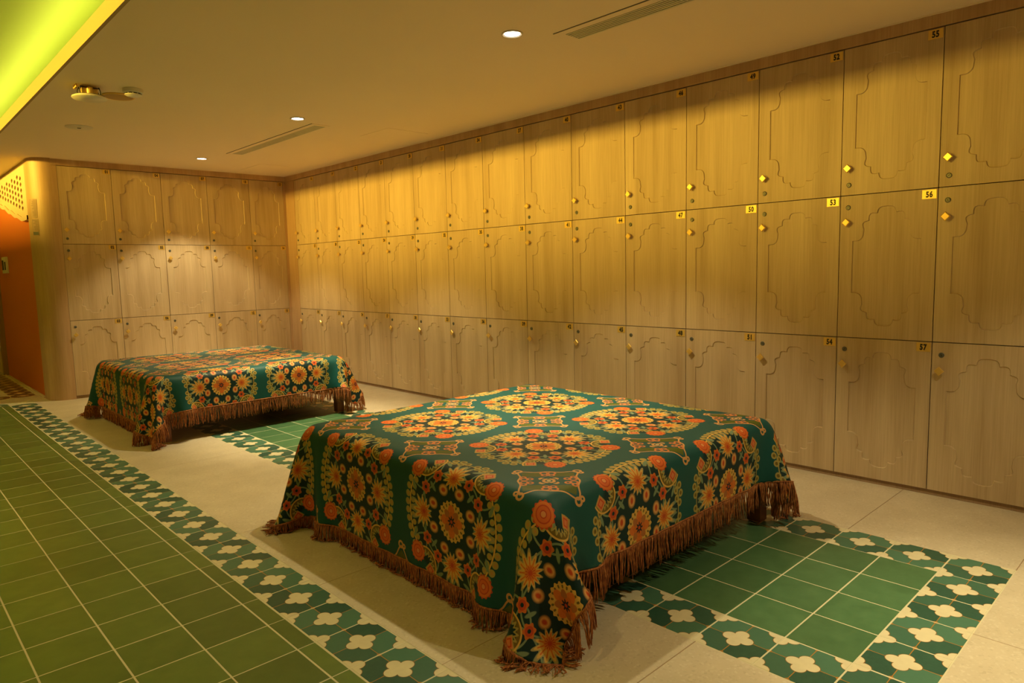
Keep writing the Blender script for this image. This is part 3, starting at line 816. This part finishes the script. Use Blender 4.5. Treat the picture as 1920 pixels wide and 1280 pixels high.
# ------------------------------------------------------------------ far left: valance, signs, door
def zcurve(y):
    P = [(.34, 1.87), (.6, 1.87), (.99, 1.93), (1.37, 2.0), (1.74, 2.08), (2.14, 2.14), (2.5, 2.16), (3.2, 2.16)]
    for (a, za), (b_, zb) in zip(P[:-1], P[1:]):
        if y <= b_:
            s = (y-a)/(b_-a); s = s*s*(3-2*s) if 0 < s < 1 else s
            return za+(zb-za)*s
    return 2.16
t = empty('lattice_valance', (-2.66, .34, 0)); tag(t, 'cream pierced lattice valance with scalloped edge over the orange wall', 'wall panel')
q = MB(); cy_, cz_ = .17, .062; zt = ZC-.09; ny = 15
def pierced(ya, z0):
    yb, z1 = ya+cy_, z0+cz_; ym, zm = (ya+yb)/2, (z0+z1)/2
    o_ = [(ya, z0), (yb, z0), (yb, z1), (ya, z1)]; hy, hz = .055, .021
    inn = [(ym-hy, zm), (ym-hy*.4, zm-hz), (ym+hy*.4, zm-hz), (ym+hy, zm), (ym+hy*.4, zm+hz), (ym-hy*.4, zm+hz)]
    for poly in ([o_[0], o_[1], inn[2], inn[1]], [o_[1], o_[2], inn[4], inn[3], inn[2]], [o_[2], o_[3], inn[5], inn[4]], [o_[3], o_[0], inn[1], inn[0], inn[5]]):
        q.quad([(0, a_, b2) for a_, b2 in poly][::-1])
    for k in range(6): q.quad([(0, *inn[k]), (.02, *inn[k]), (.02, *inn[(k+1) % 6]), (0, *inn[(k+1) % 6])])
for i in range(ny):
    ya = i*cy_+.001; yb = ya+cy_; z = zt-(cz_/2 if i % 2 else 0)
    q.quad([(0, ya, z), (0, yb, z), (0, yb, ZC), (0, ya, ZC)][::-1])
    while i > 0 and z-cz_ > max(zcurve(.34+ya), zcurve(.34+yb))+.06: pierced(ya, z-cz_); z -= cz_
    q.quad([(0, ya, zcurve(.34+ya)+.04), (0, yb, zcurve(.34+yb)+.04), (0, yb, z), (0, ya, z)][::-1])
ny, cell = 1, ny*cy_
q.build('lattice', M['cream_wall'], t)
q = MB(); N_ = 48
for i in range(N_):
    ya, yb = i*ny*cell/N_, (i+1)*ny*cell/N_; za, zb = zcurve(.34+ya), zcurve(.34+yb)
    q.quad([(-.012, ya, za), (-.012, yb, zb), (-.012, yb, zb+.045), (-.012, ya, za+.045)][::-1])
    q.quad([(-.012, ya, za), (.03, ya, za), (.03, yb, zb), (-.012, yb, zb)][::-1])
    q.quad([(-.012, ya, za+.045), (-.012, yb, zb+.045), (.002, yb, zb+.045), (.002, ya, za+.045)][::-1])
q.build('edge_band', M['cream_wall'], t)
def sign(y, z, h, lab, foot):
    t = empty('wall_sign', (-2.645, y, z)); t.rotation_euler = (0, 0, math.radians(52)); tag(t, lab, 'sign')
    q = MB(); q.box(-.004, 0, -.03, .03, -h/2, h/2); q.build('plate', M['oak_trim'], t)
    q = MB(); k = -h/2+(.045 if foot else .012); rnd_ = random.Random(3)
    while k < h/2-.012:
        q.box(-.0055, -.004, -.022, -.022+.02+rnd_.random()*.024, k, k+.005); k += .0105
    q.build('lettering', M['oak_dark'], t)
    if foot: q = MB(); q.box(-.0056, -.004, -.024, .024, -h/2+.006, -h/2+.038); q.build('grey_block', M['lock'], t)
sign(.083, 1.965, .185, 'upper narrow metal sign on the rounded wooden column', False)
sign(.083, 1.775, .165, 'lower narrow metal sign on rounded wooden column, grey block at its foot', True)
# door at the far left with its frame
d = MB(); d.box(-2.675, -2.64, 2.98, 4.4, .01, 2.12); dr = d.build('door_1', M['cream_wall']); tag(dr, kind='structure')
d = MB(); d.box(-2.685, -2.63, 2.90, 2.98, 0, 2.15); tag(d.build('trim_6', M['oak_dark']), kind='structure')
q = MB(); q.lathe([(.02, 0), (.02, -.03), (.001, -.04)], 14, (0, 0, 0)); kb = q.build('door_handle', M['lock'], dr, (-2.69, 3.3, .35)); kb.rotation_euler = (0, PI/2, 0)
t = empty('wall_switch', (-2.66, 2.25, 1.44)); t.location.x = -2.632; tag(t, 'cream switch box on the orange wall at the left edge', 'switch')
q = MB(); q.box(-.022, 0, -.16, .16, -.10, .10); q.build('box', M['white_plastic'], t)
q = MB(); q.box(-.026, -.022, -.12, -.05, -.06, .04); q.box(-.026, -.022, .03, .13, -.06, .06); q.build('screen', M['dark'], t)
